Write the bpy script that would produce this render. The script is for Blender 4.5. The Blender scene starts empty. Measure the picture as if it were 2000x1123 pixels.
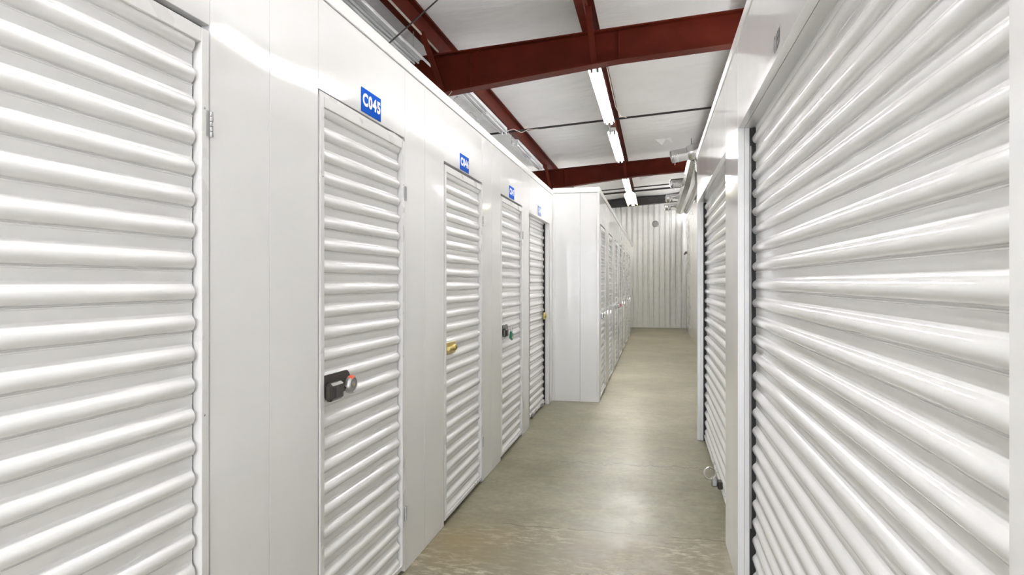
import bpy, math, random
from mathutils import Vector, Matrix

# ------------------------------------------------------------------ camera, world, exposure
S = bpy.context.scene
COL = S.collection
FPX, EYE, YAW = 1280.0, 1.46, math.atan(278 / 1280.0)
cam = bpy.data.cameras.new('camera')
cam.sensor_fit = 'HORIZONTAL'
cam.sensor_width = 36.0
cam.lens = 36.0 * FPX / 2000.0
cam.shift_y = -10.5 / 2000.0
cam.clip_start = 0.02
cam.clip_end = 200
camo = bpy.data.objects.new('camera', cam)
COL.objects.link(camo)
camo.location = (0, 0, EYE)
camo.rotation_euler = (math.pi / 2, 0, YAW)
S.camera = camo

world = bpy.data.worlds.new('world')
S.world = world
world.use_nodes = True
world.node_tree.nodes['Background'].inputs['Color'].default_value = (0.9, 0.93, 1.0, 1)
world.node_tree.nodes['Background'].inputs['Strength'].default_value = 5.0      # overcast fill daylight, enters by an added opening behind the viewpoint

vs = S.view_settings
vs.view_transform = 'Standard'
vs.look = 'None'
vs.gamma = 1.0
vs.use_curve_mapping = False
vs.exposure = 1.62
TUBE_LIGHT = 34.0

# added entrance behind the viewpoint, unseen, for fill daylight: a portal that samples the daylight coming in there
pl = bpy.data.lights.new('fill_daylight', 'AREA')
pl.shape = 'RECTANGLE'
pl.size, pl.size_y = 1.58, 2.5
pl.cycles.is_portal = True
plo = bpy.data.objects.new('fill_daylight', pl)
COL.objects.link(plo)
plo.location = (-0.42, -4.52, 1.25)
plo.rotation_euler = (math.pi / 2, 0, 0)

R = random.Random(7)

# ------------------------------------------------------------------ materials
def new_mat(name):
    m = bpy.data.materials.new(name)
    m.use_nodes = True
    nt = m.node_tree
    return m, nt, nt.nodes['Principled BSDF']

def node(nt, kind, **kw):
    n = nt.nodes.new(kind)
    for k, v in kw.items():
        setattr(n, k, v)
    return n

def coords(nt, scale=(1, 1, 1), kind='Object'):
    tc = node(nt, 'ShaderNodeTexCoord')
    mp = node(nt, 'ShaderNodeMapping')
    mp.inputs['Scale'].default_value = scale
    nt.links.new(tc.outputs[kind], mp.inputs['Vector'])
    return mp.outputs['Vector']

def noise(nt, vec, scale, detail=3.0, rough=0.5):
    n = node(nt, 'ShaderNodeTexNoise')
    n.inputs['Scale'].default_value = scale
    n.inputs['Detail'].default_value = detail
    n.inputs['Roughness'].default_value = rough
    nt.links.new(vec, n.inputs['Vector'])
    return n.outputs['Fac']

def ramp(nt, fac, stops):
    r = node(nt, 'ShaderNodeValToRGB')
    e = r.color_ramp.elements
    e[0].position, e[0].color = stops[0][0], (*stops[0][1], 1)
    e[1].position, e[1].color = stops[-1][0], (*stops[-1][1], 1)
    for p, c in stops[1:-1]:
        x = e.new(p)
        x.color = (*c, 1)
    nt.links.new(fac, r.inputs['Fac'])
    return r.outputs['Color']

def mathn(nt, op, a, b=None, clamp=False):
    n = node(nt, 'ShaderNodeMath', operation=op, use_clamp=clamp)
    for i, v in enumerate((a, b)):
        if v is None:
            continue
        if isinstance(v, (int, float)):
            n.inputs[i].default_value = v
        else:
            nt.links.new(v, n.inputs[i])
    return n.outputs[0]

def mixc(nt, fac, a, b, mode='MIX'):
    n = node(nt, 'ShaderNodeMix', data_type='RGBA', blend_type=mode)
    for sock, v in ((n.inputs[0], fac), (n.inputs[6], a), (n.inputs[7], b)):
        if isinstance(v, (int, float)):
            sock.default_value = v
        elif isinstance(v, tuple):
            sock.default_value = (*v, 1)
        else:
            nt.links.new(v, sock)
    return n.outputs[2]

def bump(nt, b, height, strength, dist):
    n = node(nt, 'ShaderNodeBump')
    n.inputs['Strength'].default_value = strength
    n.inputs['Distance'].default_value = dist
    nt.links.new(height, n.inputs['Height'])
    nt.links.new(n.outputs['Normal'], b.inputs['Normal'])

def simple(name, col, rough=0.5, metal=0.0, var=0.06, vscale=6.0, spec=0.5):
    m, nt, b = new_mat(name)
    v = coords(nt)
    f = noise(nt, v, vscale, 4)
    lo = tuple(c * (1 - var) for c in col)
    hi = tuple(min(1, c * (1 + var)) for c in col)
    nt.links.new(ramp(nt, f, [(0.3, lo), (0.7, hi)]), b.inputs['Base Color'])
    b.inputs['Roughness'].default_value = rough
    b.inputs['Metallic'].default_value = metal
    b.inputs['Specular IOR Level'].default_value = spec
    return m

def painted(name, col, rough, wav, wscale, spec=0.5):
    # glossy painted sheet steel with a slight waviness
    m, nt, b = new_mat(name)
    v = coords(nt)
    f = noise(nt, v, 2.5, 3)
    nt.links.new(ramp(nt, f, [(0.3, tuple(c * 0.985 for c in col)), (0.7, col)]), b.inputs['Base Color'])
    fr = noise(nt, v, 9.0, 3)
    rr = mathn(nt, 'MULTIPLY_ADD', fr, 0.06)
    nt.nodes[-1].inputs[2].default_value = rough - 0.03
    nt.links.new(rr, b.inputs['Roughness'])
    b.inputs['Specular IOR Level'].default_value = spec
    if wav:
        h = noise(nt, v, wscale, 1.0, 0.4)
        bump(nt, b, h, 1.0, wav)
    return m

M = {}
M['white_wall'] = painted('white_wall_steel', (0.85, 0.848, 0.84), 0.075, 0.0035, 1.7, 0.4)
M['white_curtain'] = painted('white_slat_steel', (0.88, 0.878, 0.87), 0.15, 0, 1, 0.45)
M['white_frame'] = painted('white_frame_metal', (0.76, 0.755, 0.745), 0.28, 0, 1)
M['trim'] = painted('white_trim_metal', (0.82, 0.815, 0.80), 0.2, 0, 1)
M['black'] = simple('black_rubber', (0.012, 0.012, 0.012), 0.6)
M['dark'] = simple('dark_gap', (0.03, 0.03, 0.03), 0.8)
M['black_and_shaded'] = simple('black_and_shaded_steel', (0.02, 0.019, 0.017), 0.5)  # trim is truly black; on the end rafter it stands for shade
M['zinc'] = simple('zinc_metal', (0.42, 0.42, 0.42), 0.38, 0.85)
M['chrome'] = simple('chrome_metal', (0.75, 0.74, 0.72), 0.18, 1.0)
M['bronze'] = simple('dark_bronze_metal', (0.075, 0.068, 0.062), 0.33, 0.6)
M['brass'] = simple('brass_metal', (0.55, 0.44, 0.16), 0.3, 0.9)
M['green'] = simple('green_plastic', (0.005, 0.17, 0.085), 0.35)
M['pink'] = simple('pink_red_plastic', (0.65, 0.05, 0.12), 0.4)
M['orange'] = simple('orange_red_label', (0.85, 0.14, 0.06), 0.5)
M['blue'] = simple('blue_sign_plastic', (0.000, 0.090, 0.56), 0.6, 0, 0.03, 6, 0.05)
M['blue_glare'] = simple('glare_paled_blue_plastic', (0.10, 0.17, 0.48), 0.3, 0, 0.03)  # paled to put the glare on the sign into its colour
M['letter'] = simple('white_letter_vinyl', (0.86, 0.87, 0.88), 0.4, 0, 0.02)
M['ink'] = simple('black_letter_vinyl', (0.03, 0.03, 0.03), 0.5)
M['lampmetal'] = simple('white_enamel_metal', (0.82, 0.83, 0.83), 0.3, 0, 0.03)
M['cream'] = simple('cream_reflector_enamel', (0.80, 0.76, 0.60), 0.35, 0, 0.04)
M['socket'] = simple('grey_socket_plastic', (0.12, 0.12, 0.12), 0.5)
M['tube_off'] = simple('frosted_tube_glass', (0.80, 0.81, 0.81), 0.15, 0, 0.02)
M['emt'] = simple('pale_conduit_metal', (0.62, 0.58, 0.50), 0.3, 0.5)
M['wire'] = simple('dark_cable', (0.02, 0.02, 0.02), 0.6)
M['wirepale'] = simple('pale_cable', (0.55, 0.50, 0.42), 0.6)
M['dust'] = simple('dusty_wire', (0.28, 0.29, 0.26), 0.8, 0, 0.6, 60)
M['greyplate'] = simple('grey_cover_plate', (0.24, 0.24, 0.235), 0.5, 0.1, 0.2, 20)
M['greydoor'] = simple('grey_door_paint', (0.30, 0.30, 0.295), 0.5)
M['liner'] = simple('grey_liner_steel', (0.40, 0.40, 0.39), 0.6)
M['outer'] = simple('grey_outer_steel', (0.74, 0.74, 0.73), 0.6)

def tube_lit(name='lit_fluorescent_tube', k=1.0, col=(1.0, 0.985, 0.975)):
    m, nt, b = new_mat(name)
    b.inputs['Base Color'].default_value = (0.9, 0.9, 0.9, 1)
    b.inputs['Emission Color'].default_value = (*col, 1)
    b.inputs['Emission Strength'].default_value = TUBE_LIGHT * k
    return m
M['tube_lit'] = tube_lit()
M['tube_fill'] = tube_lit('fill_fluorescent_tube', 0.7)  # tubes of the added, unseen fill lamps
M['tube_low'] = tube_lit('low_fluorescent_tube', 0.42)
M['tube_dim'] = tube_lit('dim_fluorescent_tube', 0.35, (1.0, 0.93, 0.72))

def red_steel():
    m, nt, b = new_mat('red_oxide_steel')
    v = coords(nt)
    f = noise(nt, v, 3.0, 5)
    c = ramp(nt, f, [(0.3, (0.076, 0.0095, 0.0035)), (0.7, (0.108, 0.0142, 0.0056))])
    f2 = noise(nt, v, 40.0, 2)
    c2 = mixc(nt, mathn(nt, 'MULTIPLY', mathn(nt, 'GREATER_THAN', f2, 0.74), 0.2), c, (0.20, 0.08, 0.05))
    nt.links.new(c2, b.inputs['Base Color'])
    b.inputs['Roughness'].default_value = 0.55
    b.inputs['Specular IOR Level'].default_value = 0.12
    return m
M['red'] = red_steel()

def vinyl():
    m, nt, b = new_mat('white_insulation_vinyl')
    v = coords(nt)
    f = noise(nt, v, 1.3, 4)
    nt.links.new(ramp(nt, f, [(0.3, (0.80, 0.80, 0.80)), (0.7, (0.86, 0.86, 0.86))]), b.inputs['Base Color'])
    b.inputs['Roughness'].default_value = 0.42
    b.inputs['Specular IOR Level'].default_value = 0.3
    v2 = coords(nt, (0.8, 2.2, 1))
    h = noise(nt, v2, 2.2, 3, 0.45)
    bump(nt, b, h, 0.7, 0.05)
    return m
M['vinyl'] = vinyl()

def foil():
    m, nt, b = new_mat('silver_duct_foil')
    v = coords(nt)
    b.inputs['Base Color'].default_value = (0.56, 0.56, 0.555, 1)
    b.inputs['Metallic'].default_value = 0.95
    b.inputs['Roughness'].default_value = 0.24
    h = noise(nt, v, 22.0, 3)
    bump(nt, b, h, 0.5, 0.012)
    return m
M['foil'] = foil()

def concrete():
    m, nt, b = new_mat('sealed_concrete')
    tc = node(nt, 'ShaderNodeTexCoord')
    sep = node(nt, 'ShaderNodeSeparateXYZ')
    nt.links.new(tc.outputs['Object'], sep.inputs[0])
    X, Y = sep.outputs[0], sep.outputs[1]
    v = coords(nt)
    vs_ = coords(nt, (1.0, 1.7, 1.0))          # smears running across the aisle
    big = noise(nt, v, 0.9, 5, 0.6)
    smear = noise(nt, vs_, 2.6, 7, 0.62)
    fine = noise(nt, v, 26.0, 5, 0.6)
    base = ramp(nt, big, [(0.30, (0.190, 0.175, 0.110)), (0.50, (0.262, 0.244, 0.165)), (0.70, (0.335, 0.315, 0.228))])
    sm = ramp(nt, smear, [(0.25, (0.74, 0.74, 0.72)), (0.50, (1.0, 1.0, 1.0)), (0.75, (1.22, 1.215, 1.20))])
    c = mixc(nt, 0.75, base, sm, 'MULTIPLY')
    fn = ramp(nt, fine, [(0.3, (0.80, 0.80, 0.79)), (0.7, (1.18, 1.18, 1.17))])
    c = mixc(nt, 0.75, c, fn, 'MULTIPLY')
    blot = noise(nt, coords(nt, (1.0, 1.5, 1.0)), 6.5, 6, 0.65)
    c = mixc(nt, 0.7, c, ramp(nt, blot, [(0.30, (0.80, 0.79, 0.76)), (0.50, (1.0, 1.0, 1.0)), (0.70, (1.18, 1.17, 1.14))]), 'MULTIPLY')
    # rougher, unsealed strip at the near end with pale trowel scrapes
    wob = noise(nt, v, 1.6, 4)
    ynear = mathn(nt, 'SUBTRACT', 4.0, mathn(nt, 'ADD', Y, mathn(nt, 'MULTIPLY', mathn(nt, 'SUBTRACT', wob, 0.5), 0.9)))
    near = mathn(nt, 'MULTIPLY', ynear, 3.0, clamp=True)
    vr = node(nt, 'ShaderNodeMapping')
    nt.links.new(tc.outputs['Object'], vr.inputs['Vector'])
    vr.inputs['Rotation'].default_value = (0, 0, 0.45)
    vr.inputs['Scale'].default_value = (2.2, 5.5, 1)
    scr = noise(nt, vr.outputs['Vector'], 5.0, 9, 0.72)
    scr_m = ramp(nt, scr, [(0.49, (0, 0, 0)), (0.60, (1, 1, 1))])
    patch = noise(nt, v, 2.1, 3)
    pm = ramp(nt, patch, [(0.42, (0.15, 0.15, 0.15)), (0.62, (1, 1, 1))])
    c = mixc(nt, mathn(nt, 'MULTIPLY', near, 0.55), c, (0.235, 0.200, 0.125))
    scr_f = mathn(nt, 'MULTIPLY', mathn(nt, 'MULTIPLY', scr_m, pm), near)
    c = mixc(nt, mathn(nt, 'MULTIPLY', scr_f, 0.85), c, (0.64, 0.59, 0.46))
    # brown stain by the second door
    dx = mathn(nt, 'ADD', X, 1.05)
    dy = mathn(nt, 'SUBTRACT', Y, 3.55)
    dd = mathn(nt, 'SQRT', mathn(nt, 'ADD', mathn(nt, 'MULTIPLY', dx, dx), mathn(nt, 'MULTIPLY', dy, dy)))
    st = mathn(nt, 'MULTIPLY', mathn(nt, 'SUBTRACT', 0.42, mathn(nt, 'ADD', dd, mathn(nt, 'MULTIPLY', mathn(nt, 'SUBTRACT', smear, 0.5), 0.8))), 2.2, clamp=True)
    c = mixc(nt, mathn(nt, 'MULTIPLY', st, 0.55), c, (0.30, 0.21, 0.075))
    # worn pale streak down the aisle
    wx = mathn(nt, 'ABSOLUTE', mathn(nt, 'ADD', X, 0.08))
    wm = mathn(nt, 'MULTIPLY', mathn(nt, 'SUBTRACT', 0.22, wx), 4.0, clamp=True)
    wm = mathn(nt, 'MULTIPLY', wm, ramp(nt, noise(nt, v, 5.0, 6, 0.7), [(0.46, (0, 0, 0)), (0.6, (1, 1, 1))]))
    wnear = mathn(nt, 'MULTIPLY', mathn(nt, 'SUBTRACT', 5.2, Y), 0.8, clamp=True)
    c = mixc(nt, mathn(nt, 'MULTIPLY', mathn(nt, 'MULTIPLY', wm, wnear), 0.7), c, (0.50, 0.48, 0.40))
    # two hairline cracks and a joint
    def crack(y0, slope, amp, wdt, x0, x1):
        n = noise(nt, coords(nt, (1, 0.02, 1)), 4.0 + y0, 6, 0.6)
        d = mathn(nt, 'SUBTRACT', Y, mathn(nt, 'ADD', mathn(nt, 'MULTIPLY', X, slope), y0))
        d = mathn(nt, 'ABSOLUTE', mathn(nt, 'ADD', d, mathn(nt, 'MULTIPLY', mathn(nt, 'SUBTRACT', n, 0.5), amp)))
        k = mathn(nt, 'LESS_THAN', d, wdt)
        k = mathn(nt, 'MULTIPLY', k, mathn(nt, 'GREATER_THAN', X, x0))
        return mathn(nt, 'MULTIPLY', k, mathn(nt, 'LESS_THAN', X, x1))
    k = mathn(nt, 'MAXIMUM', crack(5.32, 0.05, 0.5, 0.006, -0.75, 0.39), crack(3.86, 0.0, 0.10, 0.004, -0.9, 0.39))
    k = mathn(nt, 'MULTIPLY', k, mathn(nt, 'GREATER_THAN', noise(nt, v, 7.0, 2), 0.42))
    c = mixc(nt, mathn(nt, 'MULTIPLY', k, 0.75), c, (0.05, 0.045, 0.035))
    # small dark chips
    vor = node(nt, 'ShaderNodeTexVoronoi')
    vor.inputs['Scale'].default_value = 3.0
    nt.links.new(coords(nt, (1, 1.6, 0.0)), vor.inputs['Vector'])
    chip = mathn(nt, 'LESS_THAN', mathn(nt, 'ADD', vor.outputs['Distance'], mathn(nt, 'MULTIPLY', fine, 0.05)), 0.062)
    c = mixc(nt, mathn(nt, 'MULTIPLY', chip, 0.8), c, (0.05, 0.045, 0.04))
    nt.links.new(c, b.inputs['Base Color'])
    r0 = mathn(nt, 'MULTIPLY_ADD', smear, 0.30)
    nt.nodes[-1].inputs[2].default_value = 0.20
    r1 = mathn(nt, 'ADD', r0, mathn(nt, 'MULTIPLY', scr_f, 0.25))
    nt.links.new(r1, b.inputs['Roughness'])
    b.inputs['Specular IOR Level'].default_value = 0.45
    h = mathn(nt, 'ADD', mathn(nt, 'MULTIPLY', fine, 0.3), mathn(nt, 'MULTIPLY', scr_f, 0.6))
    bump(nt, b, h, 0.25, 0.004)
    return m
M['concrete'] = concrete()

# ------------------------------------------------------------------ mesh helpers
class MB:
    def __init__(self):
        self.v, self.f = [], []

    def add(self, vs_, fs):
        n = len(self.v)
        self.v += [tuple(p) for p in vs_]
        self.f += [tuple(n + i for i in f) for f in fs]
        return self

    def box(self, x0, x1, y0, y1, z0, z1, b=0.0):
        if b <= 0:
            v = [(x, y, z) for x in (x0, x1) for y in (y0, y1) for z in (z0, z1)]
            return self.add(v, [(0, 1, 3, 2), (4, 6, 7, 5), (0, 4, 5, 1), (2, 3, 7, 6), (0, 2, 6, 4), (1, 5, 7, 3)])
        b = min(b, abs(x1 - x0) * .45, abs(y1 - y0) * .45, abs(z1 - z0) * .45)
        # chamfered box: 24 vertices
        v, idx = [], {}
        for sx in (0, 1):
            for sy in (0, 1):
                for sz in (0, 1):
                    X, Y, Z = (x0, x1)[sx], (y0, y1)[sy], (z0, z1)[sz]
                    dx, dy, dz = (b, -b)[sx], (b, -b)[sy], (b, -b)[sz]
                    for a, p in (('x', (X, Y + dy, Z + dz)), ('y', (X + dx, Y, Z + dz)), ('z', (X + dx, Y + dy, Z))):
                        idx[(sx, sy, sz, a)] = len(v)
                        v.append(p)
        f = []
        g = lambda sx, sy, sz, a: idx[(sx, sy, sz, a)]
        for s in (0, 1):
            f.append([g(s, 0, 0, 'x'), g(s, 1, 0, 'x'), g(s, 1, 1, 'x'), g(s, 0, 1, 'x')])
            f.append([g(0, s, 0, 'y'), g(1, s, 0, 'y'), g(1, s, 1, 'y'), g(0, s, 1, 'y')])
            f.append([g(0, 0, s, 'z'), g(1, 0, s, 'z'), g(1, 1, s, 'z'), g(0, 1, s, 'z')])
        for s in (0, 1):
            for t in (0, 1):
                f.append([g(s, t, 0, 'x'), g(s, t, 1, 'x'), g(s, t, 1, 'y'), g(s, t, 0, 'y')])
                f.append([g(s, 0, t, 'x'), g(s, 1, t, 'x'), g(s, 1, t, 'z'), g(s, 0, t, 'z')])
                f.append([g(0, s, t, 'y'), g(1, s, t, 'y'), g(1, s, t, 'z'), g(0, s, t, 'z')])
        for sx in (0, 1):
            for sy in (0, 1):
                for sz in (0, 1):
                    f.append([g(sx, sy, sz, a) for a in 'xyz'])
        return self.add(v, f)

    def prism(self, poly, axis, a0, a1):
        # poly: list of 2-D points; axis 'x': (y,z), 'y': (x,z), 'z': (x,y)
        def P(p, a):
            return {'x': (a, p[0], p[1]), 'y': (p[0], a, p[1]), 'z': (p[0], p[1], a)}[axis]
        n = len(poly)
        v = [P(p, a0) for p in poly] + [P(p, a1) for p in poly]
        f = [tuple(range(n)), tuple(range(2 * n - 1, n - 1, -1))]
        f += [(i, i + n, (i + 1) % n + n, (i + 1) % n) for i in range(n)]
        return self.add(v, f)

    def tube(self, pts, r, n=10, cap=True, closed=False):
        pts = [Vector(p) for p in pts]
        m = len(pts)
        rs = r if isinstance(r, (list, tuple)) else [r] * m
        t0 = (pts[1] - pts[0]).normalized()
        up = Vector((0, 0, 1)) if abs(t0.z) < 0.9 else Vector((1, 0, 0))
        a = t0.cross(up).normalized()
        v = []
        for i in range(m):
            if closed:
                t = (pts[(i + 1) % m] - pts[i - 1]).normalized()
            else:
                t = (pts[min(i + 1, m - 1)] - pts[max(i - 1, 0)]).normalized()
            a = (a - t * a.dot(t)).normalized()
            bb = t.cross(a)
            for k in range(n):
                w = 2 * math.pi * k / n
                v.append(pts[i] + (a * math.cos(w) + bb * math.sin(w)) * rs[i])
        f = []
        for i in range(m if closed else m - 1):
            j = (i + 1) % m
            for k in range(n):
                f.append((i * n + k, i * n + (k + 1) % n, j * n + (k + 1) % n, j * n + k))
        if cap and not closed:
            f.append(tuple(range(n - 1, -1, -1)))
            f.append(tuple(range((m - 1) * n, m * n)))
        return self.add(v, f)

    def lathe(self, o, ax, prof, n=20):
        # prof: list of (radius, distance along axis)
        o, ax = Vector(o), Vector(ax).normalized()
        up = Vector((0, 0, 1)) if abs(ax.z) < 0.9 else Vector((1, 0, 0))
        a = ax.cross(up).normalized()
        b = ax.cross(a)
        v, f = [], []
        for r, h in prof:
            for k in range(n):
                w = 2 * math.pi * k / n
                v.append(o + ax * h + (a * math.cos(w) + b * math.sin(w)) * max(r, 1e-5))
        for i in range(len(prof) - 1):
            for k in range(n):
                f.append((i * n + k, i * n + (k + 1) % n, (i + 1) * n + (k + 1) % n, (i + 1) * n + k))
        f.append(tuple(range(n - 1, -1, -1)))
        f.append(tuple(range((len(prof) - 1) * n, len(prof) * n)))
        return self.add(v, f)

    def build(self, name, m, parent=None, smooth=None, label=None):
        me = bpy.data.meshes.new(name)
        me.from_pydata(self.v, [], self.f)
        import bmesh
        bm = bmesh.new()
        bm.from_mesh(me)
        bmesh.ops.recalc_face_normals(bm, faces=bm.faces)
        bm.to_mesh(me)
        bm.free()
        me.materials.append(M[m] if isinstance(m, str) else m)
        if smooth:
            me.shade_smooth()
            me.set_sharp_from_angle(angle=math.radians(smooth))
        o = bpy.data.objects.new(name, me)
        COL.objects.link(o)
        if parent is not None:
            o.parent = parent
        if label:
            o['label'] = label
        return o

def tag(o, label, cat, group=None):
    o['label'] = label
    o['category'] = cat
    if group:
        o['group'] = group
    return o

def thing(name, label, cat, loc=(0, 0, 0), rz=0.0, group=None):
    o = bpy.data.objects.new(name, None)
    o.empty_display_size = 0.1
    COL.objects.link(o)
    o.location = loc
    o.rotation_euler = (0, 0, rz)
    return tag(o, label, cat, group)

def struct(name, mb, m, smooth=None):
    o = mb.build(name, m, None, smooth)
    o['kind'] = 'structure'
    return o

def copy_tree(o, parent=None):
    c = o.copy()
    COL.objects.link(c)
    if parent is not None:
        c.parent = parent
    for ch in o.children:
        copy_tree(ch, c)
    return c

def text_mesh(txt, w, h, thick=0.012, space=1.0):
    cu = bpy.data.curves.new('txt', 'FONT')
    cu.body = txt
    cu.size = 1.0
    cu.offset = thick
    cu.space_character = space
    cu.resolution_u = 6
    ob = bpy.data.objects.new('txt', cu)
    COL.objects.link(ob)
    dg = bpy.context.evaluated_depsgraph_get()
    me = bpy.data.meshes.new_from_object(ob.evaluated_get(dg))
    bpy.data.objects.remove(ob)
    bpy.data.curves.remove(cu)
    xs = [v.co.x for v in me.vertices]
    ys = [v.co.y for v in me.vertices]
    x0, x1, y0, y1 = min(xs), max(xs), min(ys), max(ys)
    vs_ = [((v.co.x - x0) / (x1 - x0) * w - w / 2, (v.co.y - y0) / (y1 - y0) * h - h / 2) for v in me.vertices]
    fs = [tuple(p.vertices) for p in me.polygons]
    bpy.data.meshes.remove(me)
    return vs_, fs

# ------------------------------------------------------------------ dimensions (metres)
XL, XR, XF = -1.2275, 0.389, -0.655       # aisle faces: locker wall, roll-up wall, projecting locker block
YC, YB = 7.99, 21.5                       # corner of the projecting block, end wall
TOP = 2.53
ztop = lambda x: 4.041 + 0.0685 * x       # underside of purlins / top of rafters
def zbot(x):
    return 3.714 + 0.0685 * x if x > -0.35 else 3.690 + 0.120 * (x + 0.35)

# ------------------------------------------------------------------ setting
fl = MB().box(-6.2, 6.2, -8.2, 22.0, -0.15, 0.0)
struct('floor', fl, 'concrete')

def make_ceiling():
    mb = MB()
    nx, ny = 78, 58
    v = []
    webs = [-5.44, -3.84, -2.24, -0.64, 0.96, 2.56, 4.16, 5.76]
    for j in range(ny + 1):
        y = -4.6 + 26.6 * j / ny
        for i in range(nx + 1):
            x = -6.2 + 12.4 * i / nx
            ph = (x + 0.64) / 1.6
            s = math.sin(math.pi * ph) ** 2
            sag = 0.030 * s * (1 + 0.35 * math.sin(y * 1.9 + math.floor(ph) * 2.1))
            v.append((x, y, ztop(x) + 0.205 - sag))
    f = []
    for j in range(ny):
        for i in range(nx):
            a = j * (nx + 1) + i
            f.append((a, a + 1, a + nx + 2, a + nx + 1))
    mb.add(v, f)
    return mb
struct('ceiling', make_ceiling(), 'vinyl', 60)

def ribbed(x0, x1, z0, z1, y, pitch, dep):
    # vertical trapezoid ribs, facing -Y; slot beside each rib added for its shade
    pts = []
    x = x0
    while x < x1:
        pts += [(x, y), (x + pitch * .66, y), (x + pitch * .665, y + .035), (x + pitch * .735, y + .035), (x + pitch * .74, y), (x + pitch * .765, y + dep), (x + pitch * .975, y + dep)]
        x += pitch
    pts.append((x1, y))
    mb = MB()
    n = len(pts)
    v = [(p[0], p[1], z0) for p in pts] + [(p[0], p[1], z1 + 0.0685 * p[0]) for p in pts]
    mb.add(v, [(i, i + 1, i + 1 + n, i + n) for i in range(n - 1)])
    return mb
struct('wall_back', ribbed(-6.0, 6.0, 0.0, 3.955, YB, 0.172, 0.028), simple('ribbed_liner_steel', (0.84, 0.84, 0.83), 0.42, 0, 0.03))
struct('wall_outer_left', MB().box(-6.2, -6.1, -4.6, 22.0, 0, 4.4), 'outer')
struct('wall_outer_right', MB().box(6.1, 6.2, -4.6, 22.0, 0, 4.9), 'outer')
wf = MB().box(-6.1, -1.22, -4.6, -4.5, 0, 4.8)
wf.box(0.38, 6.1, -4.6, -4.5, 0, 4.8)
wf.box(-1.22, 0.38, -4.6, -4.5, 2.5, 4.8)  # head of the opening added to admit fill daylight
struct('wall_front', wf, 'outer')
struct('light_block_back', MB().box(-6.1, 6.1, 21.9, 22.0, 0, 4.8), 'liner')  # unseen, added to stop world light leaking in over the end wall

G = 0.0012
def panel_wall(y_open, cols, x_out, sgn, zt, z_open, th=0.03):
    """Flat wall of vertical sheet panels along Y. cols: panel edges; y_open: door openings."""
    mb = MB()
    for a, b in zip(cols[:-1], cols[1:]):
        op = any(o0 <= (a + b) / 2 <= o1 for o0, o1 in y_open)
        x0, x1 = sorted((x_out, x_out - sgn * th))
        mb.box(x0, x1, a + G, b - G, z_open if op else 0.002, zt, 0.0012)
    return mb

doors_l = [(0.754, 1.629), (2.240, 3.110), (3.738, 4.630), (5.215, 6.115)]
roll_l = (6.490, 7.745)
cols = [-4.49, -3.6, -2.4, -0.6, 0.10, 0.754, 1.629, 1.924, 2.240, 3.110, 3.400, 3.738, 4.630, 4.922, 5.215, 6.115, 6.490, 7.745, 7.988]
struct('wall_left', panel_wall(doors_l + [roll_l], cols, XL, 1, TOP, 2.185), 'white_wall', 30)

blk = [(8.20 + 1.52 * k, 9.04 + 1.52 * k) for k in range(7)]
cols = [YC]
for a, b in blk:
    cols += [a, b]
cols += [19.3, 20.75]
mbk = panel_wall(blk, cols, XF, 1, TOP + 0.02, 2.185)
for a, b in ((XL, XL + 0.028), (XL + 0.028, -0.885), (-0.885, XF - 0.028)):       # end face towards the camera
    mbk.box(a + G, b - G, YC, YC + 0.03, 0.002, TOP + 0.02, 0.0012)
mbk.box(-1.9, XF - 0.002, 20.75 - 0.03, 20.75, 0.002, TOP + 0.02)
struct('wall_left_far', mbk, 'white_wall', 30)

roll_r = [(0.839, 3.280), (3.836, 6.270)]
cols = [-4.49, -2.9, -1.6, 0.25, 0.839, 3.280, 3.836, 6.270, 6.31]
mbr = panel_wall(roll_r, cols, XR, -1, 2.60, 2.192)
# recessed returns of the two big openings
for a, b in roll_r:
    mbr.box(XR + 0.031, XR + 0.064, b + .001, b + 0.029, 0.002, 2.192 + 0.03)
    mbr.box(XR + 0.031, XR + 0.080, a - 0.028, a, 0.002, 2.192 + 0.03)
    mbr.box(XR + 0.031, XR + 0.0775, a, b, 2.192, 2.192 + 0.028)
mbr.box(XR, XR + 0.56, 6.30, 6.33, 0.002, 2.60)
struct('wall_right', mbr, 'white_wall', 30)

# unseen pale lids added over the units to bounce light up to the ceiling
struct('bounce_lid_left', MB().box(-6.0, XL - 0.055, -4.49, 20.7, 2.46, 2.48), 'outer')
struct('bounce_lid_right', MB().box(XR + 0.09, 6.0, -4.49, 6.28, 2.50, 2.52), 'outer')
struct('bounce_lid_far', MB().box(1.12, 6.0, 6.36, 21.3, 2.50, 2.52), 'outer')

# trim: cornices, corners and the returns round the small roll-up opening
t = MB()
for a, b in ((-4.49, -2.0), (-2.0, 1.4), (1.4, 4.92), (4.92, 7.99)):
    t.box(XL - 0.05, XL + 0.005, a + 0.001, b - 0.001, TOP + 0.002, TOP + 0.060, 0.003)
struct('trim_1', t, 'trim', 30)
t = MB()
for a, b in ((-4.49, -1.0), (-1.0, 2.6), (2.6, 6.335)):
    t.box(XR - 0.005, XR + 0.05, a + 0.001, b - 0.001, 2.602, 2.662, 0.003)
struct('trim_2', t, 'trim', 30)
t = MB()
t.box(XL + 0.004, XF + 0.005, YC - 0.006, YC + 0.05, TOP + 0.022, TOP + 0.085, 0.003)
for a, b in ((YC + 0.05, 11.0), (11.0, 14.6), (14.6, 20.75)):
    t.box(XF - 0.05, XF + 0.006, a + 0.001, b - 0.001, TOP + 0.022, TOP + 0.085, 0.003)
struct('trim_3', t, 'trim', 30)
t = MB()
t.box(XF - 0.028, XF + 0.004, YC - 0.004, YC + 0.03, 0.002, TOP + 0.021, 0.002)
t.box(XL + 0.001, XL + 0.03, YC - 0.012, YC, 0.002, TOP + 0.02, 0.002)
struct('trim_4', t, 'trim', 30)
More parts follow.
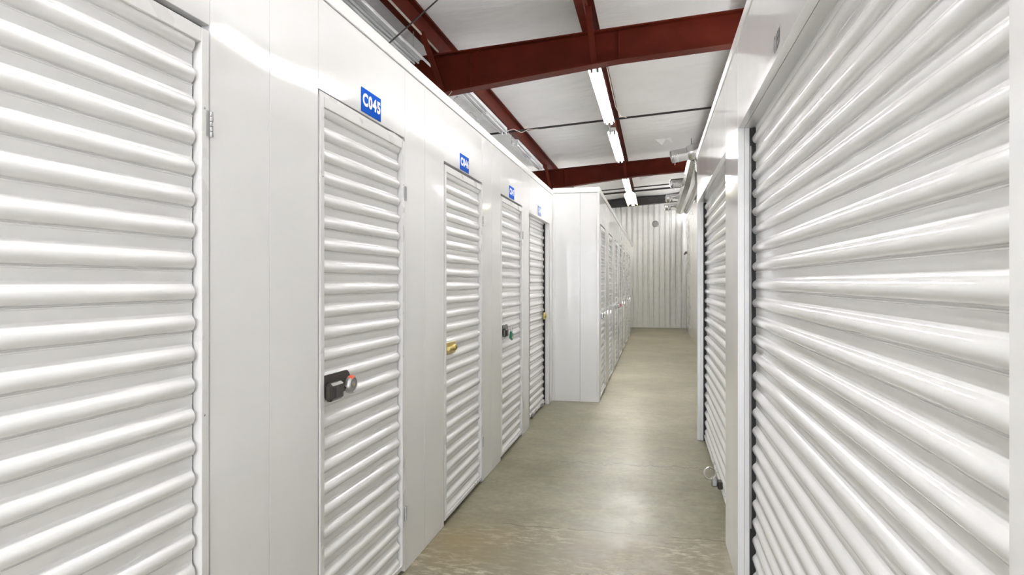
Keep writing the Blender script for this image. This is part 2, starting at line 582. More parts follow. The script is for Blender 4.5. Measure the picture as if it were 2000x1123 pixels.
t = MB()
a, b = roll_l
t.box(XL - 0.066, XL, b, b + 0.028, 0.002, 2.165)
t.box(XL - 0.066, XL, a - 0.028, a, 0.002, 2.165)
t.box(XL - 0.066, XL, a - 0.028, b + 0.028, 2.160, 2.188)
struct('trim_5', t, 'trim', 30)

# far part of the aisle: set-back partition, wall above, exit door recess
w = MB()
ys = [6.33, 8.0, 10.0, 12.0, 14.0, 16.0, 18.0, 20.30]
for a, b in zip(ys[:-1], ys[1:]):
    w.box(0.949, 0.985, a + G, b - G, 0.002, 3.40, 0.0012)
w.box(0.949, 0.985, 20.30, 21.40, 2.34, 3.40)
struct('wall_right_far', w, 'white_wall', 30)
d = MB().box(1.05, 1.09, 20.32, 21.36, 0.01, 2.33, 0.004)
struct('door_1', d, 'greydoor', 30)
struct('trim_6', MB().box(0.915, 0.949, 20.30, 21.40, 2.32, 2.38, 0.004), 'black_and_shaded', 30)

# ------------------------------------------------------------------ corrugated curtain
PITCH = 0.0857
PROF = [(-.0302, 0), (-.0293, .0016), (-.0265, .0016), (-.0256, 0), (-.0236, -.0014), (-.0219, -.0014), (-.0212, .0035), (-.0196, .0088), (-.0160, .0130),
        (-.0110, .0158), (-.0050, .0177), (.0015, .0180), (.0080, .0165), (.0135, .0130), (.0175, .0085), (.0203, .0035),
        (.0225, .0005), (.0270, 0), (.0280, -.0010), (.0308, -.0010), (.0318, 0)]
def curtain(y0, y1, z0, z1, phase, x=0.0, lean=0.0):
    """Ribbed roll-up sheet: ribs run along y, bulge to +x, with rounded rib ends."""
    rows = []
    k = math.floor((z0 - phase) / PITCH) - 1
    while phase + k * PITCH - .05 < z1:
        c = phase + k * PITCH
        for dz, o in PROF:
            z = c + dz
            if z0 < z < z1:
                rows.append((z, o))
        k += 1
    rows = [(z0, 0.0)] + rows + [(z1, 0.0)]
    ends = [(0, 0.0), (.0015, .45), (.004, .72), (.008, .92), (.013, 1.0)]
    colsy = [(y0 + e, f) for e, f in ends]
    n_mid = max(1, int((y1 - y0) / 0.25))
    for i in range(1, n_mid):
        colsy.append((y0 + .013 + (y1 - y0 - .026) * i / n_mid, 1.0))
    colsy += [(y1 - e, f) for e, f in reversed(ends)]
    mb = MB()
    n = len(colsy)
    v = [(x + o * (f if o > .002 else 1.0), y, z) for z, o in rows for y, f in colsy]
    f = [(r * n + i, r * n + i + 1, (r + 1) * n + i + 1, (r + 1) * n + i) for r in range(len(rows) - 1) for i in range(n - 1)]
    return mb.add(v, f)

# ------------------------------------------------------------------ locker doors (swing doors with ribbed infill)
def make_locker_door(W):
    """Local axes: +x out of the wall, y along the wall (hinges at +y), z up."""
    root = thing('locker_door', '', 'door')
    h0, h1, fw = 0.030, 2.166, 0.032
    y0, y1 = -W / 2 + 0.008, W / 2 - 0.008
    fr = MB()
    fr.box(-.030, .004, y0, y0 + fw, h0, h1, .002)
    fr.box(-.030, .004, y1 - fw, y1, h0, h1, .002)
    fr.box(-.030, .0035, y0 + fw, y1 - fw, h1 - .042, h1, .002)
    fr.box(-.030, .0035, y0 + fw, y1 - fw, h0, h0 + .024, .002)
    fr.build('frame', 'white_frame', root, 30)
    curtain(y0 + fw + .001, y1 - fw - .006, h0 + .02, h1 - .030, 1.0900, -.0215).build('slatted_panel', 'white_curtain', root, 50)
    MB().box(-.036, -.030, -W / 2, W / 2, h0 - .01, 2.186).build('shade_backing', 'dark', root)  # dark sheet standing for the shade in the door gaps
    for z in (1.905, 0.297):
        hg = MB()
        for i in range(5):
            hg.lathe((.005, y1 + .007, z - .036 + i * .0144), (0, 0, 1), [(.0058, 0.0004), (.0064, .001), (.0064, .0128), (.0058, .0136)], 12)
        hg.box(.003, .0055, y1 - .012, y1 + .004, z - .036, z + .036)
        hg.build('hinge', 'zinc', root, 40)
    for z, yy in ((1.945, y1 - .02), (1.09, y1 - .02), (1.86, y0 + .02)):
        MB().lathe((.003, yy, z), (1, 0, 0), [(.0042, 0), (.0042, .001), (.003, .0025), (.0006, .0028)], 10).build('screw', 'zinc', root, 40)
    return root

def cylinder_latch(root, y, z, plate, body):
    la = MB()
    la.box(.000, .006, y - .055, y + .118, z - .037, z + .037, .003)
    la.build('latch_plate', plate, root, 30)
    cy = MB()
    cy.lathe((.004, y + .055, z), (1, 0, 0), [(.021, 0), (.021, .020), (.018, .024), (.012, .026), (.012, .030)], 20)
    cy.tube([(.012, y - .050, z), (.012, y + .050, z)], .011, 10)
    cy.build('lock_cylinder', body, root, 40)
    MB().lathe((.033, y + .055, z), (1, 0, 0), [(.0075, 0), (.0075, .002), (.003, .003)], 12).build('keyhole', 'dark', root, 40)

def slide_latch(root, y, z, m='bronze'):
    la = MB()
    # round-ended back plate
    pts = [(y - .085, z - .030), (y + .085, z - .030)]
    pts += [(y + .085 + .042 * math.cos(a), z + .012 + .042 * math.sin(a)) for a in [(-80 + 20 * i) * math.pi / 180 for i in range(9)]]
    pts += [(y - .085, z + .054)]
    la.prism(pts, 'x', -.001, .004)
    la.build('latch_plate', m, root, 30)
    hs = MB().box(.003, .036, y - .092, y + .012, z - .046, z + .024, .010)
    hs.build('bolt_housing', m, root, 30)
    MB().box(.034, .040, y - .085, y - .060, z - .032, z + .010, .004).build('bolt_slot', 'dark', root, 30)
    MB().box(.006, .022, y + .012, y + .070, z - .016, z - .002, .003).build('slide_bolt', m, root, 30)

mk = {}
def door_at(y0, y1, xf, label, group=None):
    W = round(y1 - y0, 3)
    if W not in mk:
        mk[W] = make_locker_door(W)
        r = mk[W]
    else:
        r = copy_tree(mk[W])
    r.location = (xf, (y0 + y1) / 2, 0)
    tag(r, label, 'door', group)
    return r
GD = 'white ribbed locker doors'
blk_labels = [
    'white ribbed locker door, first in the projecting block past the corner, disc padlock',
    'white ribbed locker door, second in the projecting block, open-shackle padlock',
    'white ribbed locker door, third in the projecting block, disc padlock on a wide plate',
    'white ribbed locker door, fourth in the projecting block, small pink padlock',
    'white ribbed locker door, fifth in the projecting block counted from the corner',
    'white ribbed locker door, sixth in the projecting block, last but one before the end wall',
    'white ribbed locker door, seventh and last in the projecting block by the end wall']
dl_block = [door_at(a, b, XF, lab, GD) for (a, b), lab in zip(blk, blk_labels)]
d44 = door_at(*doors_l[0], XL, 'largest white ribbed locker door, cropped by the picture edge, no sign seen', GD)
d45 = door_at(*doors_l[1], XL, 'white ribbed locker door under the blue C045 sign, dark latch with disc padlock', GD)
d46 = door_at(*doors_l[2], XL, 'white ribbed locker door under the blue C046 sign, brass cylinder latch', GD)
d47 = door_at(*doors_l[3], XL, 'white ribbed locker door under the blue C047 sign, green padlock', GD)

slide_latch(d45, -.305, 1.050)
cylinder_latch(d46, -.350, 1.056, 'brass', 'brass')
slide_latch(d47, -.315, 1.050)
MB().lathe((-.004, -.245, 1.350), (1, 0, 0), [(.006, 0), (.006, .003), (.002, .004)], 10).build('rivet', 'zinc', d44, 40)
for k, dd in enumerate(dl_block):
    if k in (0, 2):
        slide_latch(dd, -.30, 1.050, 'zinc')
    else:
        MB().box(.000, .010, -.385, -.285, 1.02, 1.09, .003).build('latch_plate', 'zinc', dd, 30)

# bent strip over the C045 door
st = MB()
st.prism([(2.252, 2.168), (3.098, 2.168), (3.098, 2.172), (2.98, 2.181), (2.90, 2.176), (2.252, 2.182)], 'x', XL - .014, XL - .002)
st.build('header_strip', 'white_frame', d45)
bpy.data.objects['header_strip'].matrix_parent_inverse = Matrix.Translation((-XL, -(doors_l[1][0] + doors_l[1][1]) / 2, 0))

# ------------------------------------------------------------------ padlocks
def disc_lock(name, label, loc, face, band=None):
    root = thing(name, label, 'padlock', loc)
    MB().lathe((0, 0, 0), (1, 0, 0), [(.028, 0), (.036, .004), (.0375, .012), (.036, .020), (.031, .026), (.029, .026), (.028, .022), (.013, .022)], 28).build('body', face, root, 40)
    MB().lathe((.020, 0, 0), (1, 0, 0), [(.013, 0), (.013, .006), (.010, .007)], 18).build('cylinder', 'zinc', root, 40)
    MB().lathe((.0265, 0, 0), (1, 0, 0), [(.006, 0), (.006, .002)], 12).build('keyway', 'brass', root, 40)
    MB().tube([(.012, -.050 + .0, -.004), (.012, -.040, -.002), (.012, -.028, .004)], .005, 8).build('shackle', 'chrome', root, 40)
    if band:
        mb = MB()
        for i in range(6):
            a0, a1 = math.radians(72 + i * 9), math.radians(81 + i * 9)
            c = [(.0382 * math.cos(a), .0382 * math.sin(a)) for a in (a0, a1)]
            e = [(.030 * math.cos(a), .030 * math.sin(a)) for a in (a0, a1)]
            mb.add([(.008, *c[0]), (.008, *c[1]), (.021, *c[1]), (.021, *c[0]), (.0268, *e[1]), (.0268, *e[0])], [(0, 1, 2, 3), (3, 2, 4, 5)])
        mb.build('sticker', band, root, None, 'orange red sticker')
    return root

disc_lock('disc_padlock', 'grey round disc padlock with orange sticker on the C045 locker door', (XL + .018, 2.448, 1.046), 'zinc', 'orange')
disc_lock('disc_padlock', 'shiny round disc padlock on the first door past the corner', (XF + .02, 8.52, 1.045), 'chrome')
disc_lock('disc_padlock', 'round disc padlock on the third door past the corner', (XF + .026, 11.62, 1.045), 'chrome')

def hang_lock(name, label, loc, body_m, w=.040, h=.045, tilt=0.0, gap=0.035):
    root = thing(name, label, 'padlock', loc)
    root.rotation_euler = (tilt, 0, 0)
    MB().box(-.009, .011, -w / 2, w / 2, -h, 0, .004).build('body', body_m, root, 40)
    pts = [(0, -w * .3, -.005), (0, -w * .3, gap * .5)]
    pts += [(0, -w * .3 * math.cos(a), gap * .5 + w * .3 * math.sin(a)) for a in [math.pi * i / 8 for i in range(1, 8)]]
    pts += [(0, w * .3, gap * .5), (0, w * .3, -.005)]
    MB().tube(pts, .0042, 8).build('shackle', 'chrome', root, 40)
    MB().box(.010, .0118, -w * .16, w * .16, -h * .85, -h * .62).build('keyway', 'brass', root)
    return root
hang_lock('padlock', 'green padlock with a silver shackle on the C047 locker door', (XL + .030, 5.490, 1.030), 'green', .066, .062, -.35, .05)
hang_lock('padlock', 'small open silver padlock on the second door past the corner', (XF + .022, 9.83, 1.045), 'chrome', .045, .05)
hang_lock('padlock', 'small pink padlock on the fourth door past the corner', (XF + .022, 12.90, 1.040), 'pink', .05, .055)
hang_lock('padlock', 'silver padlock on the fifth door past the corner', (XF + .022, 14.42, 1.045), 'chrome', .05, .055)
hang_lock('padlock', 'silver padlock on the sixth door past the corner', (XF + .022, 15.94, 1.050), 'zinc', .04, .045)
hang_lock('padlock', 'silver padlock on the last door before the end wall', (XF + .022, 17.46, 1.055), 'chrome', .04, .045)

# ------------------------------------------------------------------ roll-up doors
def roll_up(name, label, loc, rz, W, top, phase, rec, gap=0.023):
    """Local: +x out into the aisle, y along the wall; sheet sits rec behind the wall face."""
    root = thing(name, label, 'door', loc, rz)
    xs = -rec - .016
    curtain(-W / 2 + gap, W / 2 - gap, .055, top + .10, phase, xs).build('slatted_curtain', 'white_curtain', root, 50)
    for s in (-1, 1):
        g = MB()
        yo = s * W / 2
        y0, y1 = sorted((yo - s * .001, yo - s * .016))
        g.box(-rec - .030, -rec + .010, y0, y1, .002, top - .004)
        y0, y1 = sorted((yo - s * .016, yo - s * .036))
        g.box(-rec - .034, -rec - .026, y0, y1, .002, top - .004)
        g.build('guide_track', 'black', root)
    bb = MB()
    bb.box(-rec - .030, -rec + .004, -W / 2 + .020, W / 2 - .020, .030, .062, .003)
    bb.box(-rec - .024, -rec - .006, -W / 2 + .020, W / 2 - .020, .010, .030)
    bb.build('bottom_bar', 'white_frame', root, 30)
    MB().box(-rec - .022, -rec - .010, -W / 2 + .022, W / 2 - .022, .0, .011).build('bottom_seal', 'black', root)
    return root

def rail_latch(root, y, rec):
    # small foot-operated slide latch on the bottom bar
    b = MB().box(-rec, -rec + .030, y - .045, y + .045, .022, .050, .006)
    o = b.build('foot_latch', 'zinc', root, 30)
    MB().tube([(-rec + .022, y + .02, .045), (-rec + .034, y + .035, .058), (-rec + .034, y + .055, .066)], .006, 8).build('lever', 'chrome', o, 40)

ru48 = roll_up('roll_up_shutter', 'narrow white roll-up shutter in the recess under the faded C048 sign', (XL, sum(roll_l) / 2, 0), 0, roll_l[1] - roll_l[0], 2.160, 1.045, .058)
rail_latch(ru48, -.22, .058)
rail_latch(ru48, .38, .058)
la = MB().box(-.052, -.040, .50, .60, 1.02, 1.10, .004)
la.lathe((-.042, .55, 1.06), (1, 0, 0), [(.024, 0), (.024, .018), (.018, .022)], 16)
la.build('latch', 'brass', ru48, 40, 'brass latch')

ru59 = roll_up('roll_up_shutter', 'widest white roll-up shutter, filling the near side of the aisle under the C059 lettering', (XR, sum(roll_r[0]) / 2, 0), math.pi, 2.441, 2.192, .848, .062)
ru60 = roll_up('roll_up_shutter', 'wide white roll-up shutter with a ring padlock at its foot, past the pilaster', (XR, sum(roll_r[1]) / 2, 0), math.pi, 2.434, 2.192, .862, .062)
bk = MB().box(-.062, -.030, .365, .440, .060, .110, .006)
bk.build('foot_latch', 'bronze', ru60, 30)
MB().tube([(-.055, -1.195, .30), (-.055, -1.195, 2.10)], .004, 8).build('pull_rod', 'zinc', ru59, 40)

# ring padlock at the foot of that shutter
rp = thing('ring_padlock', 'chrome padlock with a big round shackle at the foot of a roll-up shutter', 'padlock', (XR + .018, 4.655, .118))
MB().box(-.028, .012, -.036, .036, -.044, .012, .008).build('body', 'zinc', rp, 40)
c0, rr_ = Vector((-.036, .004, .036)), .038
ring = [c0 + Vector((rr_ * math.cos(a), .30 * rr_ * math.sin(a), rr_ * math.sin(a))) for a in [2 * math.pi * i / 24 for i in range(24)]]
MB().tube(ring, .0062, 8, closed=True).build('ring', 'chrome', rp, 40)
MB().tube([(-.040, .0, .004), (-.028, .0, -.002), (-.010, 0, -.004)], .009, 8).build('shackle', 'chrome', rp, 40)

# ------------------------------------------------------------------ signs and lettering
def sign(txt, y, z, m, label, glared=False):
    root = thing('unit_sign', label, 'sign', (XL, y, z), 0, 'blue unit number signs')
    w, h = .203, .105
    MB().box(.0002, .0035, -w / 2, w / 2, -h / 2, h / 2, .0012).build('plate', m, root, 30)
    v, f = text_mesh(txt, .184, .057, .048, 1.16)
    MB().add([(.0042, a, b + .004) for a, b in v], f).build('lettering', 'letter', root)
    return root
sign('C045', 2.706, 2.246, 'blue', 'bright blue sign reading C045 above a white locker door')
sign('C046', 4.163, 2.243, 'blue', 'blue sign reading C046 above a white locker door')
sign('C047', 5.630, 2.246, 'blue', 'blue sign reading C047 above a white locker door')
sign('C048', 7.065, 2.238, 'blue_glare', 'blue sign reading C048, paled for glare, above the recessed shutter')

def lettering(txt, loc, rz, w, h, label):
    v, f = text_mesh(txt, w, h, .030, 1.12)
    mb = MB().add([(.0012, a, b) for a, b in v], f)
    o = mb.build('unit_lettering', 'ink')
    o.location = loc
    o.rotation_euler = (0, 0, rz)
    return tag(o, label, 'sign', 'black unit lettering')
lettering('C059', (XR, 2.262, 2.243), math.pi, .105, .057, 'small black C059 lettering on the header over the widest shutter')
ordn = ['first', 'second', 'third', 'fourth', 'fifth', 'sixth', 'seventh']
for k, (a, b) in enumerate(blk):
    lettering('C0%d' % (49 + k), (XF, a + .40, 2.255), 0, .11, .055, 'tiny black number above the %s locker door past the corner' % ordn[k])

# ------------------------------------------------------------------ roof steel
def rafter(y, label, m='red', braces=True, x0=-6.0, x1=6.0):
    root = thing('steel_rafter', label, 'rafter', (0, y, 0), 0, 'red steel rafters' if m == 'red' else None)
    xs = [x0, -4, -1.9, -.35, x1]
    def strip(fn, a, b, y0, y1):
        mb = MB()
        v = []
        for x in xs:
            v += [(x, y0, fn(x) + a), (x, y1, fn(x) + a), (x, y1, fn(x) + b), (x, y0, fn(x) + b)]
        f = [(0, 1, 2, 3)]
        n = len(xs)
        for i in range(n - 1):
            o = i * 4
            for k in range(4):
                f.append((o + k, o + (k + 1) % 4, o + 4 + (k + 1) % 4, o + 4 + k))
        o = (n - 1) * 4
        f.append((o + 3, o + 2, o + 1, o))
        return mb.add(v, f)
    mb = MB()
    v = []
    for x in xs:
        v += [(x, -.006, zbot(x) + .012), (x, .006, zbot(x) + .012), (x, .006, ztop(x) - .012), (x, -.006, ztop(x) - .012)]
    f = [(0, 1, 2, 3)]
    for i in range(len(xs) - 1):
        o = i * 4
        for k in range(4):
            f.append((o + k, o + (k + 1) % 4, o + 4 + (k + 1) % 4, o + 4 + k))
    mb.add(v, f).build('web', m, root)
    strip(zbot, 0, .014, -.080, .080).build('bottom_flange', m, root)
    strip(ztop, -.014, 0, -.080, .080).build('top_flange', m, root)
    for x in (-1.90, -.35):
        MB().box(x - .004, x + .004, -.030, .030, zbot(x) + .014, ztop(x) - .014).build('splice_plate', m, root)
    if braces:
        for xp in (-2.245, -.640):
            a = Vector((xp + .045, -.70, ztop(xp) - .006))
            b = Vector((xp + .045, -.045, zbot(xp) + .020))
            dirv = (b - a).normalized()
            sx = Vector((1, 0, 0))
            up = sx.cross(dirv).normalized()
            v = []
            for p in (a, b):
                for s, u in ((-.028, -.004), (.028, -.004), (.028, .004), (-.020, .004), (-.020, .036), (-.028, .036)):
                    v.append(p + sx * s + up * u)
            f = [(0, 1, 2, 3, 4, 5), (11, 10, 9, 8, 7, 6)] + [(i, (i + 1) % 6, (i + 1) % 6 + 6, i + 6) for i in range(6)]
            MB().add(v, f).build('brace', m, root)
    return root
rafter(6.715, 'dark red tapered steel rafter, the one crossing in front of the lit lamps')
rafter(14.08, 'dark red tapered steel rafter past the corner, behind the silver duct')

er = MB().prism([(-4.0, 3.955 - .274), (1.29, 3.955 + .0884), (1.29, 4.19 + .0884), (-4.0, 4.19 - .274)], 'y', 21.30, 21.47)
tag(er.build('end_rafter', 'black_and_shaded'), 'unlit steel rafter above the ribbed end wall, its shade put in as black', 'rafter')  # black stands for the lack of light up there

def purlin(xw, label, y0=-4.45, y1=21.28):
    z0 = ztop(xw) + .002
    t_ = .004
    sec = [(xw - .075, z0), (xw, z0), (xw, z0 + .196), (xw + .065, z0 + .200), (xw + .065, z0 + .180), (xw + .061, z0 + .180), (xw + .061, z0 + .195),
           (xw + t_, z0 + .192), (xw - t_, z0 + .192), (xw - t_, z0 + .005), (xw - .071, z0 + .003), (xw - .071, z0 + .020), (xw - .075, z0 + .020)]
    return tag(MB().prism(sec, 'y', y0, y1).build('purlin', 'red'), label, 'purlin', 'red roof purlins')
purlin(-0.64, 'dark red roof purlin running beside the lit row of lamps')
purlin(-2.24, 'dark red roof purlin running beside the unlit lamps above the locker wall')
purlin(-3.84, 'dark red roof purlin hidden beyond the locker wall top')
purlin(0.96, 'dark red roof purlin above the roll-up shutters')
purlin(2.56, 'dark red roof purlin hidden behind the far partition')
purlin(4.16, 'dark red roof purlin hidden beyond the roll-up units')

# ------------------------------------------------------------------ lamps
def lamp_base(name, label, L, lit, group, bare=False, tube=None):
    root = thing(name, label, 'ceiling light', (0, 0, 0), 0, group)
    hw = .030 if bare else .050
    MB().box(-hw, hw, -L / 2, L / 2, .032, .082, .004).build('housing', 'lampmetal', root, 30)
    rf = MB()
    rf.prism([(-.050, .034), (-.068, .010), (-.071, .010), (-.053, .038)], 'y', -L / 2, L / 2)
    rf.prism([(.050, .034), (.068, .010), (.071, .010), (.053, .038)], 'y', -L / 2, L / 2)
    rf.prism([(-.050, .030), (0, .016), (.050, .030), (.050, .033), (-.050, .033)], 'y', -L / 2, L / 2)
    if not bare:
        rf.build('reflector', 'lampmetal', root)
    for x in ((-.045, .045) if bare else (-.031, .031)):
        for s in (-1, 1):
            yc = s * L / 4
            tb = MB().lathe((x, yc - L / 4 + .03, 0), (0, 1, 0), [(.010, 0), (.0125, .004), (.0125, L / 2 - .064), (.010, L / 2 - .06)], 10)
            tb.build('tube', tube or (('tube_fill' if bare else 'tube_lit') if lit else 'tube_off'), root, 50)
    for y in (-L / 2 + .012, 0, L / 2 - .012):
        for x in ((-.045, .045) if bare else (-.031, .031)):
            MB().box(x - .012, x + .012, y - .020, y + .020, -.024, .034, .004).build('socket', 'socket' if lit else 'lampmetal', root, 30)
    return root

GL, GU = 'lit fluorescent strips', 'unlit fluorescent strips'
ZL = 3.66
bases = {}
def put(x, xp, y0, lit, label, bare=False, tube=None):
    """A strip light at x, hung from the purlin whose bottom flange is centred on xp."""
    k = (x, lit, tube)
    if k not in bases:
        o = bases[k] = lamp_base('strip_light', label, 2.36, lit, None, bare, tube)
        for hy in (-.95, .95):
            MB().tube([(xp - x, hy, .08), (xp - x, hy, ztop(xp) - ZL + .003)], .003, 6).build('hanger', 'zinc', o, 40)
        if abs(xp - x) > .05:
            for hy in (-.95, .95):
                MB().box(min(0, xp - x) - .01, max(0, xp - x) + .01, hy - .012, hy + .012, .080, .086).build('bracket', 'zinc', o)
    else:
        o = copy_tree(bases[k])
    o.location = (x, y0 + 1.18, ZL)
    return tag(o, label, 'ceiling light', GL if lit else GU)
put(-.607, -.68, 6.82, True, 'lit twin-tube strip light just past the first rafter')
put(-.607, -.68, 9.76, True, 'lit twin-tube strip light between the ceiling seam and the second rafter')
put(-.607, -.68, 14.20, True, 'small far lit strip light just past the second rafter')
put(-.607, -.68, 2.42, True, 'added lit strip light for fill over the near aisle, out of the picture', tube='tube_low')  # unseen lamp added to lift the middle of the aisle
put(-.607, -.68, -1.50, True, 'added lit strip light for fill behind the viewpoint')  # unseen lamp added as fill from behind
for y, lb in ((4.95, 'lit bare strip light above the roll-up units, mirrored in the locker wall'),
              (18.8, 'added bare strip light for fill above the partition close to the end wall'),
              (-3.3, 'added bare strip light for fill above the roll-up units behind the viewpoint')):
    put(1.25, .92, y, True, lb, True, 'tube_low')  # first one mirrors in the locker wall; the other two are added fill
for y, q in ((10.6, 'beside the silver duct'), (14.6, 'past the second rafter'), (18.3, 'near the end wall')):
    put(2.585, 2.52, y, True, 'added bare strip light for fill, hidden behind the partition, ' + q, True)  # unseen row added to brighten the ceiling and the far end
for y, q in ((-1.5, 'just behind the viewpoint'), (1.6, 'beside the near aisle'), (4.15, 'beside the large shutter'), (7.7, 'past the first rafter'), (11.0, 'before the second rafter'), (15.5, 'past the second rafter'), (18.4, 'near the end wall')):
    put(4.15, 4.08, y, True, 'added bare strip light for fill, hidden beyond the roll-up units, ' + q, True)  # unseen row added to brighten the ceiling
for y, q in ((15.2, 'past the second rafter'), (18.9, 'near the end wall')):
    put(-3.9, -3.88, y, True, 'added strip light for fill, hidden beyond the lockers, ' + q)  # unseen row added to lighten the far partition
put(-2.175, -2.28, 7.10, False, 'unlit strip light above the locker wall, just past the first rafter')
put(-2.175, -2.28, 10.25, False, 'unlit strip light above the locker wall, reaching the second rafter')

# flared cream lamp near the end wall
def flared(label, x, xp, y, m, tube):
    fl_ = thing('flared_light', label, 'ceiling light', (x, y, ZL))
    for s in (-1, 1):
        prof = []
        for i in range(9):
            a = math.pi * .5 * i / 8
            prof.append((s * (.016 + .124 * math.sin(a)), .060 - .085 * (1 - math.cos(a))))
        outer = [(p[0] + s * .003, p[1] + .004) for p in prof]
        MB().prism(prof + outer[::-1], 'y', -1.31, 1.31).build('wing', m, fl_, 40)
    MB().box(-.030, .030, -1.30, 1.30, .040, .085, .004).build('housing', m, fl_, 30)
    for tx in (-.022, .022):
        MB().lathe((tx, -1.28, .018), (0, 1, 0), [(.010, 0), (.0125, .004), (.0125, 2.55), (.010, 2.56)], 10).build('tube', tube, fl_, 50)
    for hy in (-1.0, 1.0):
        MB().tube([(xp - x, hy, .07), (xp - x, hy, ztop(xp) - ZL + .003)], .004, 6).build('hanger', 'zinc', fl_, 40)
flared('cream lamp with two flared curved reflector wings near the end wall', -.600, -.68, 17.95, 'cream', 'tube_dim')
flared('unlit white lamp with two curved reflector wings in front of the first rafter', -2.355, -2.28, 5.0, 'lampmetal', 'tube_off')

# ------------------------------------------------------------------ pipes, cables
def pipe(name, pts, r, m, label, cat, n=8):
    return tag(MB().tube(pts, r, n).build(name, m, None, 40), label, cat)
def across(y, dz, x0=-6.0, x1=6.0):
    return [(x0, y, ztop(x0) + dz), (x1, y, ztop(x1) + dz)]
pipe('conduit', across(10.25, -.018), .016, 'wire', 'thin black pipe crossing the ceiling behind the first lit lamp', 'pipe')
pipe('conduit', across(17.8, -.018, -6.0, 2.3), .016, 'wire', 'thin black pipe crossing the ceiling past the second rafter', 'pipe')
pipe('conduit', across(18.45, -.027, -6.0, 2.3), .026, 'wire', 'thicker black pipe crossing the ceiling in front of the end wall', 'pipe')
pipe('conduit', [(-2.215, -4.45, 3.872), (-2.215, 6.50, 3.872), (-2.215, 6.54, 3.872)], .011, 'emt', 'pale metal conduit running along under the purlin above the locker wall', 'pipe')
pipe('conduit', [(-.545, 6.80, 3.985), (-.545, 9.55, 3.985), (-.50, 10.10, 3.988), (-.42, 10.23, 3.993)], .006, 'emt', 'thin pale conduit beside the lit lamp, bending onto the black pipe', 'pipe')
pipe('cable', [(-2.12, 9.46, 3.70), (-2.05, 9.55, 3.74), (-1.98, 9.80, 3.74), (-1.93, 10.05, 3.84), (-1.80, 10.23, 3.882)], .006, 'wirepale', 'short pale cable hanging from the unlit lamp end to the black pipe', 'cable')
pipe('cable', [(-2.19, 9.46, 3.70), (-2.19, 10.25, 3.70)], .006, 'emt', 'short conduit linking two unlit lamps above the locker wall', 'cable')
pipe('cable', [(-.60, 9.14, 3.70), (-.61, 9.35, 3.62), (-.60, 9.55, 3.62), (-.60, 9.76, 3.70)], .006, 'zinc', 'short grey cable looping between the two lit lamps', 'cable')
pipe('cable', [(-1.97, 5.81, 4.085), (-2.035, 4.675, 3.23), (-2.09, 3.70, 2.482)], .007, 'wire', 'thin black brace cable slanting over the unlit lamp down behind the locker wall', 'cable')

# dusty tangle on the wall top
tg = MB()
for c in range(2):
    cy = 5.15 + c * .55 if False else (4.06, 4.55)[c]
    for i in range(16):
        p = Vector((XL - .03 - R.uniform(0, .03), cy + R.uniform(-.12, .12), 2.595))
        pts = [p]
        d = Vector((R.uniform(-.3, .2), R.uniform(-1, 1), R.uniform(.6, 1.2))).normalized()
        for k in range(6):
            d = (d + Vector((R.uniform(-.8, .8), R.uniform(-.8, .8), R.uniform(-.9, .5)))).normalized()
            q = pts[-1] + d * .022
            q.z = max(q.z, 2.594)
            q.x = min(q.x, XL - .004)
            pts.append(q)
        tg.tube(pts, .0022, 5)
tag(tg.build('wire_tangle', 'dust'), 'dusty tangle of thin wires lying on the top edge of the locker wall', 'wires')

# torn insulation
def flap(pts, label):
    v = [Vector(p) for p in pts]
    off = Vector((0, 0, .004))
    n = len(v)
    mb = MB().add(v + [p + off for p in v], [tuple(range(n)), tuple(range(2 * n - 1, n - 1, -1))] + [(i, (i + 1) % n, (i + 1) % n + n, i + n) for i in range(n)])
    tag(mb.build('insulation_flap', 'vinyl'), label, 'insulation', None)
cz = lambda x: ztop(x) + .190
flap([(-.02, 13.0, cz(0)), (.30, 12.95, cz(.3)), (.34, 13.05, cz(.34) - .10), (.22, 13.0, cz(.2) - .02), (.14, 13.1, cz(.14) - .11), (.04, 13.0, cz(0) - .03)], 'torn white insulation flap hanging from the ceiling before the second rafter')
flap([(-.34, 14.20, zbot(-.3) + .01), (-.02, 14.20, zbot(0) + .01), (-.18, 14.22, zbot(-.2) - .03), (-.28, 14.24, zbot(-.3) - .06)], 'scrap of white insulation drooping under the second rafter')

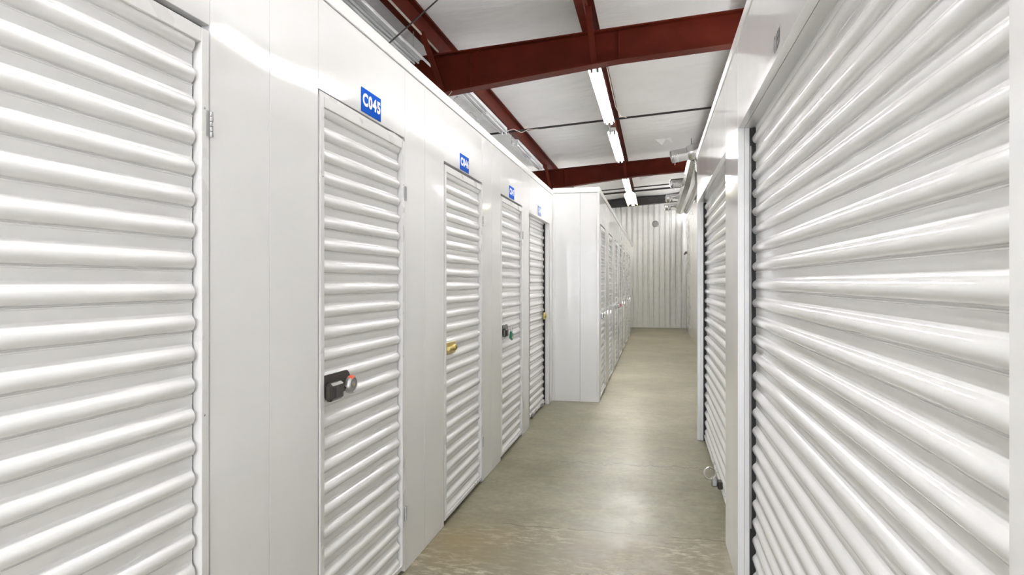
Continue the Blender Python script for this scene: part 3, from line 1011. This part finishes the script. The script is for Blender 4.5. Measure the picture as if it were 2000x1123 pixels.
# ------------------------------------------------------------------ silver duct
du = thing('air_duct', 'silver foil air duct with four round outlets above the roll-up wall', 'duct', (.66, 14.2, 3.3))
def L_(p):
    return (p[0] - .66, p[1] - 14.2, p[2] - 3.3)
trunk = [(.74, 12.55, 3.80), (.72, 13.1, 3.68), (.70, 13.7, 3.52), (.68, 14.6, 3.46), (.66, 16.2, 3.40), (.64, 17.35, 3.33)]
MB().tube([L_(p) for p in trunk], [.125, .13, .135, .135, .13, .12], 8).build('trunk', 'foil', du, 20)
MB().tube([L_(p) for p in ((.86, 12.9, 3.58), (.84, 14.5, 3.40), (.82, 16.0, 3.34), (.80, 17.4, 3.28))], .07, 12).build('side_pipe', 'foil', du, 40)
MB().tube([L_(p) for p in ((.59, 12.40, 3.812), (.63, 12.40, 3.822), (.70, 12.41, 3.845), (.78, 12.43, 3.835), (.85, 12.48, 3.76), (.87, 12.55, 3.65), (.86, 12.70, 3.56))], [.124, .140, .150, .150, .145, .135, .110], 20).build('elbow', 'foil', du, 60)
outs = [((.62, 12.41, 3.815), (.30, 12.38, 3.755), .116), ((.66, 14.10, 3.545), (.33, 14.05, 3.510), .092), ((.64, 15.85, 3.455), (.27, 15.80, 3.425), .088), ((.62, 17.0, 3.375), (.26, 16.96, 3.350), .088)]
for a, b, r in outs:
    a, b = Vector(L_(a)), Vector(L_(b))
    d = (b - a)
    L = d.length
    o = MB().lathe(a, d, [(r, 0), (r, L * .62), (r + .003, L * .63), (r + .003, L * .66), (r, L * .67), (r, L * .80), (r + .003, L * .81), (r + .003, L * .84), (r, L * .85), (r, L - .01), (r - .004, L),
                          (r - .012, L - .002), (r - .014, L - .02)], 24).build('outlet', 'foil', du, 40)
    mid = a + d * .78
    MB().tube([mid + Vector((0, 0, -r + .004)), mid + Vector((.0, 0, -r - .045))], .006, 6).build('hook', 'zinc', o, 40)
for y, x, z in ((13.3, .71, 3.62), (15.4, .67, 3.43)):
    MB().tube([L_((x, y, z)), L_((x, y, ztop(x) + .19))], .006, 6).build('hanger', 'zinc', du)

# round plate on the end wall
rp2 = MB().lathe((.032, YB - .030, 3.33), (0, -1, 0), [(.098, -.032), (.098, .006), (.088, .014), (.050, .020)], 28)
tag(rp2.build('cover_plate', 'greyplate', None, 40), 'round grey cover plate high on the ribbed end wall', 'plate')
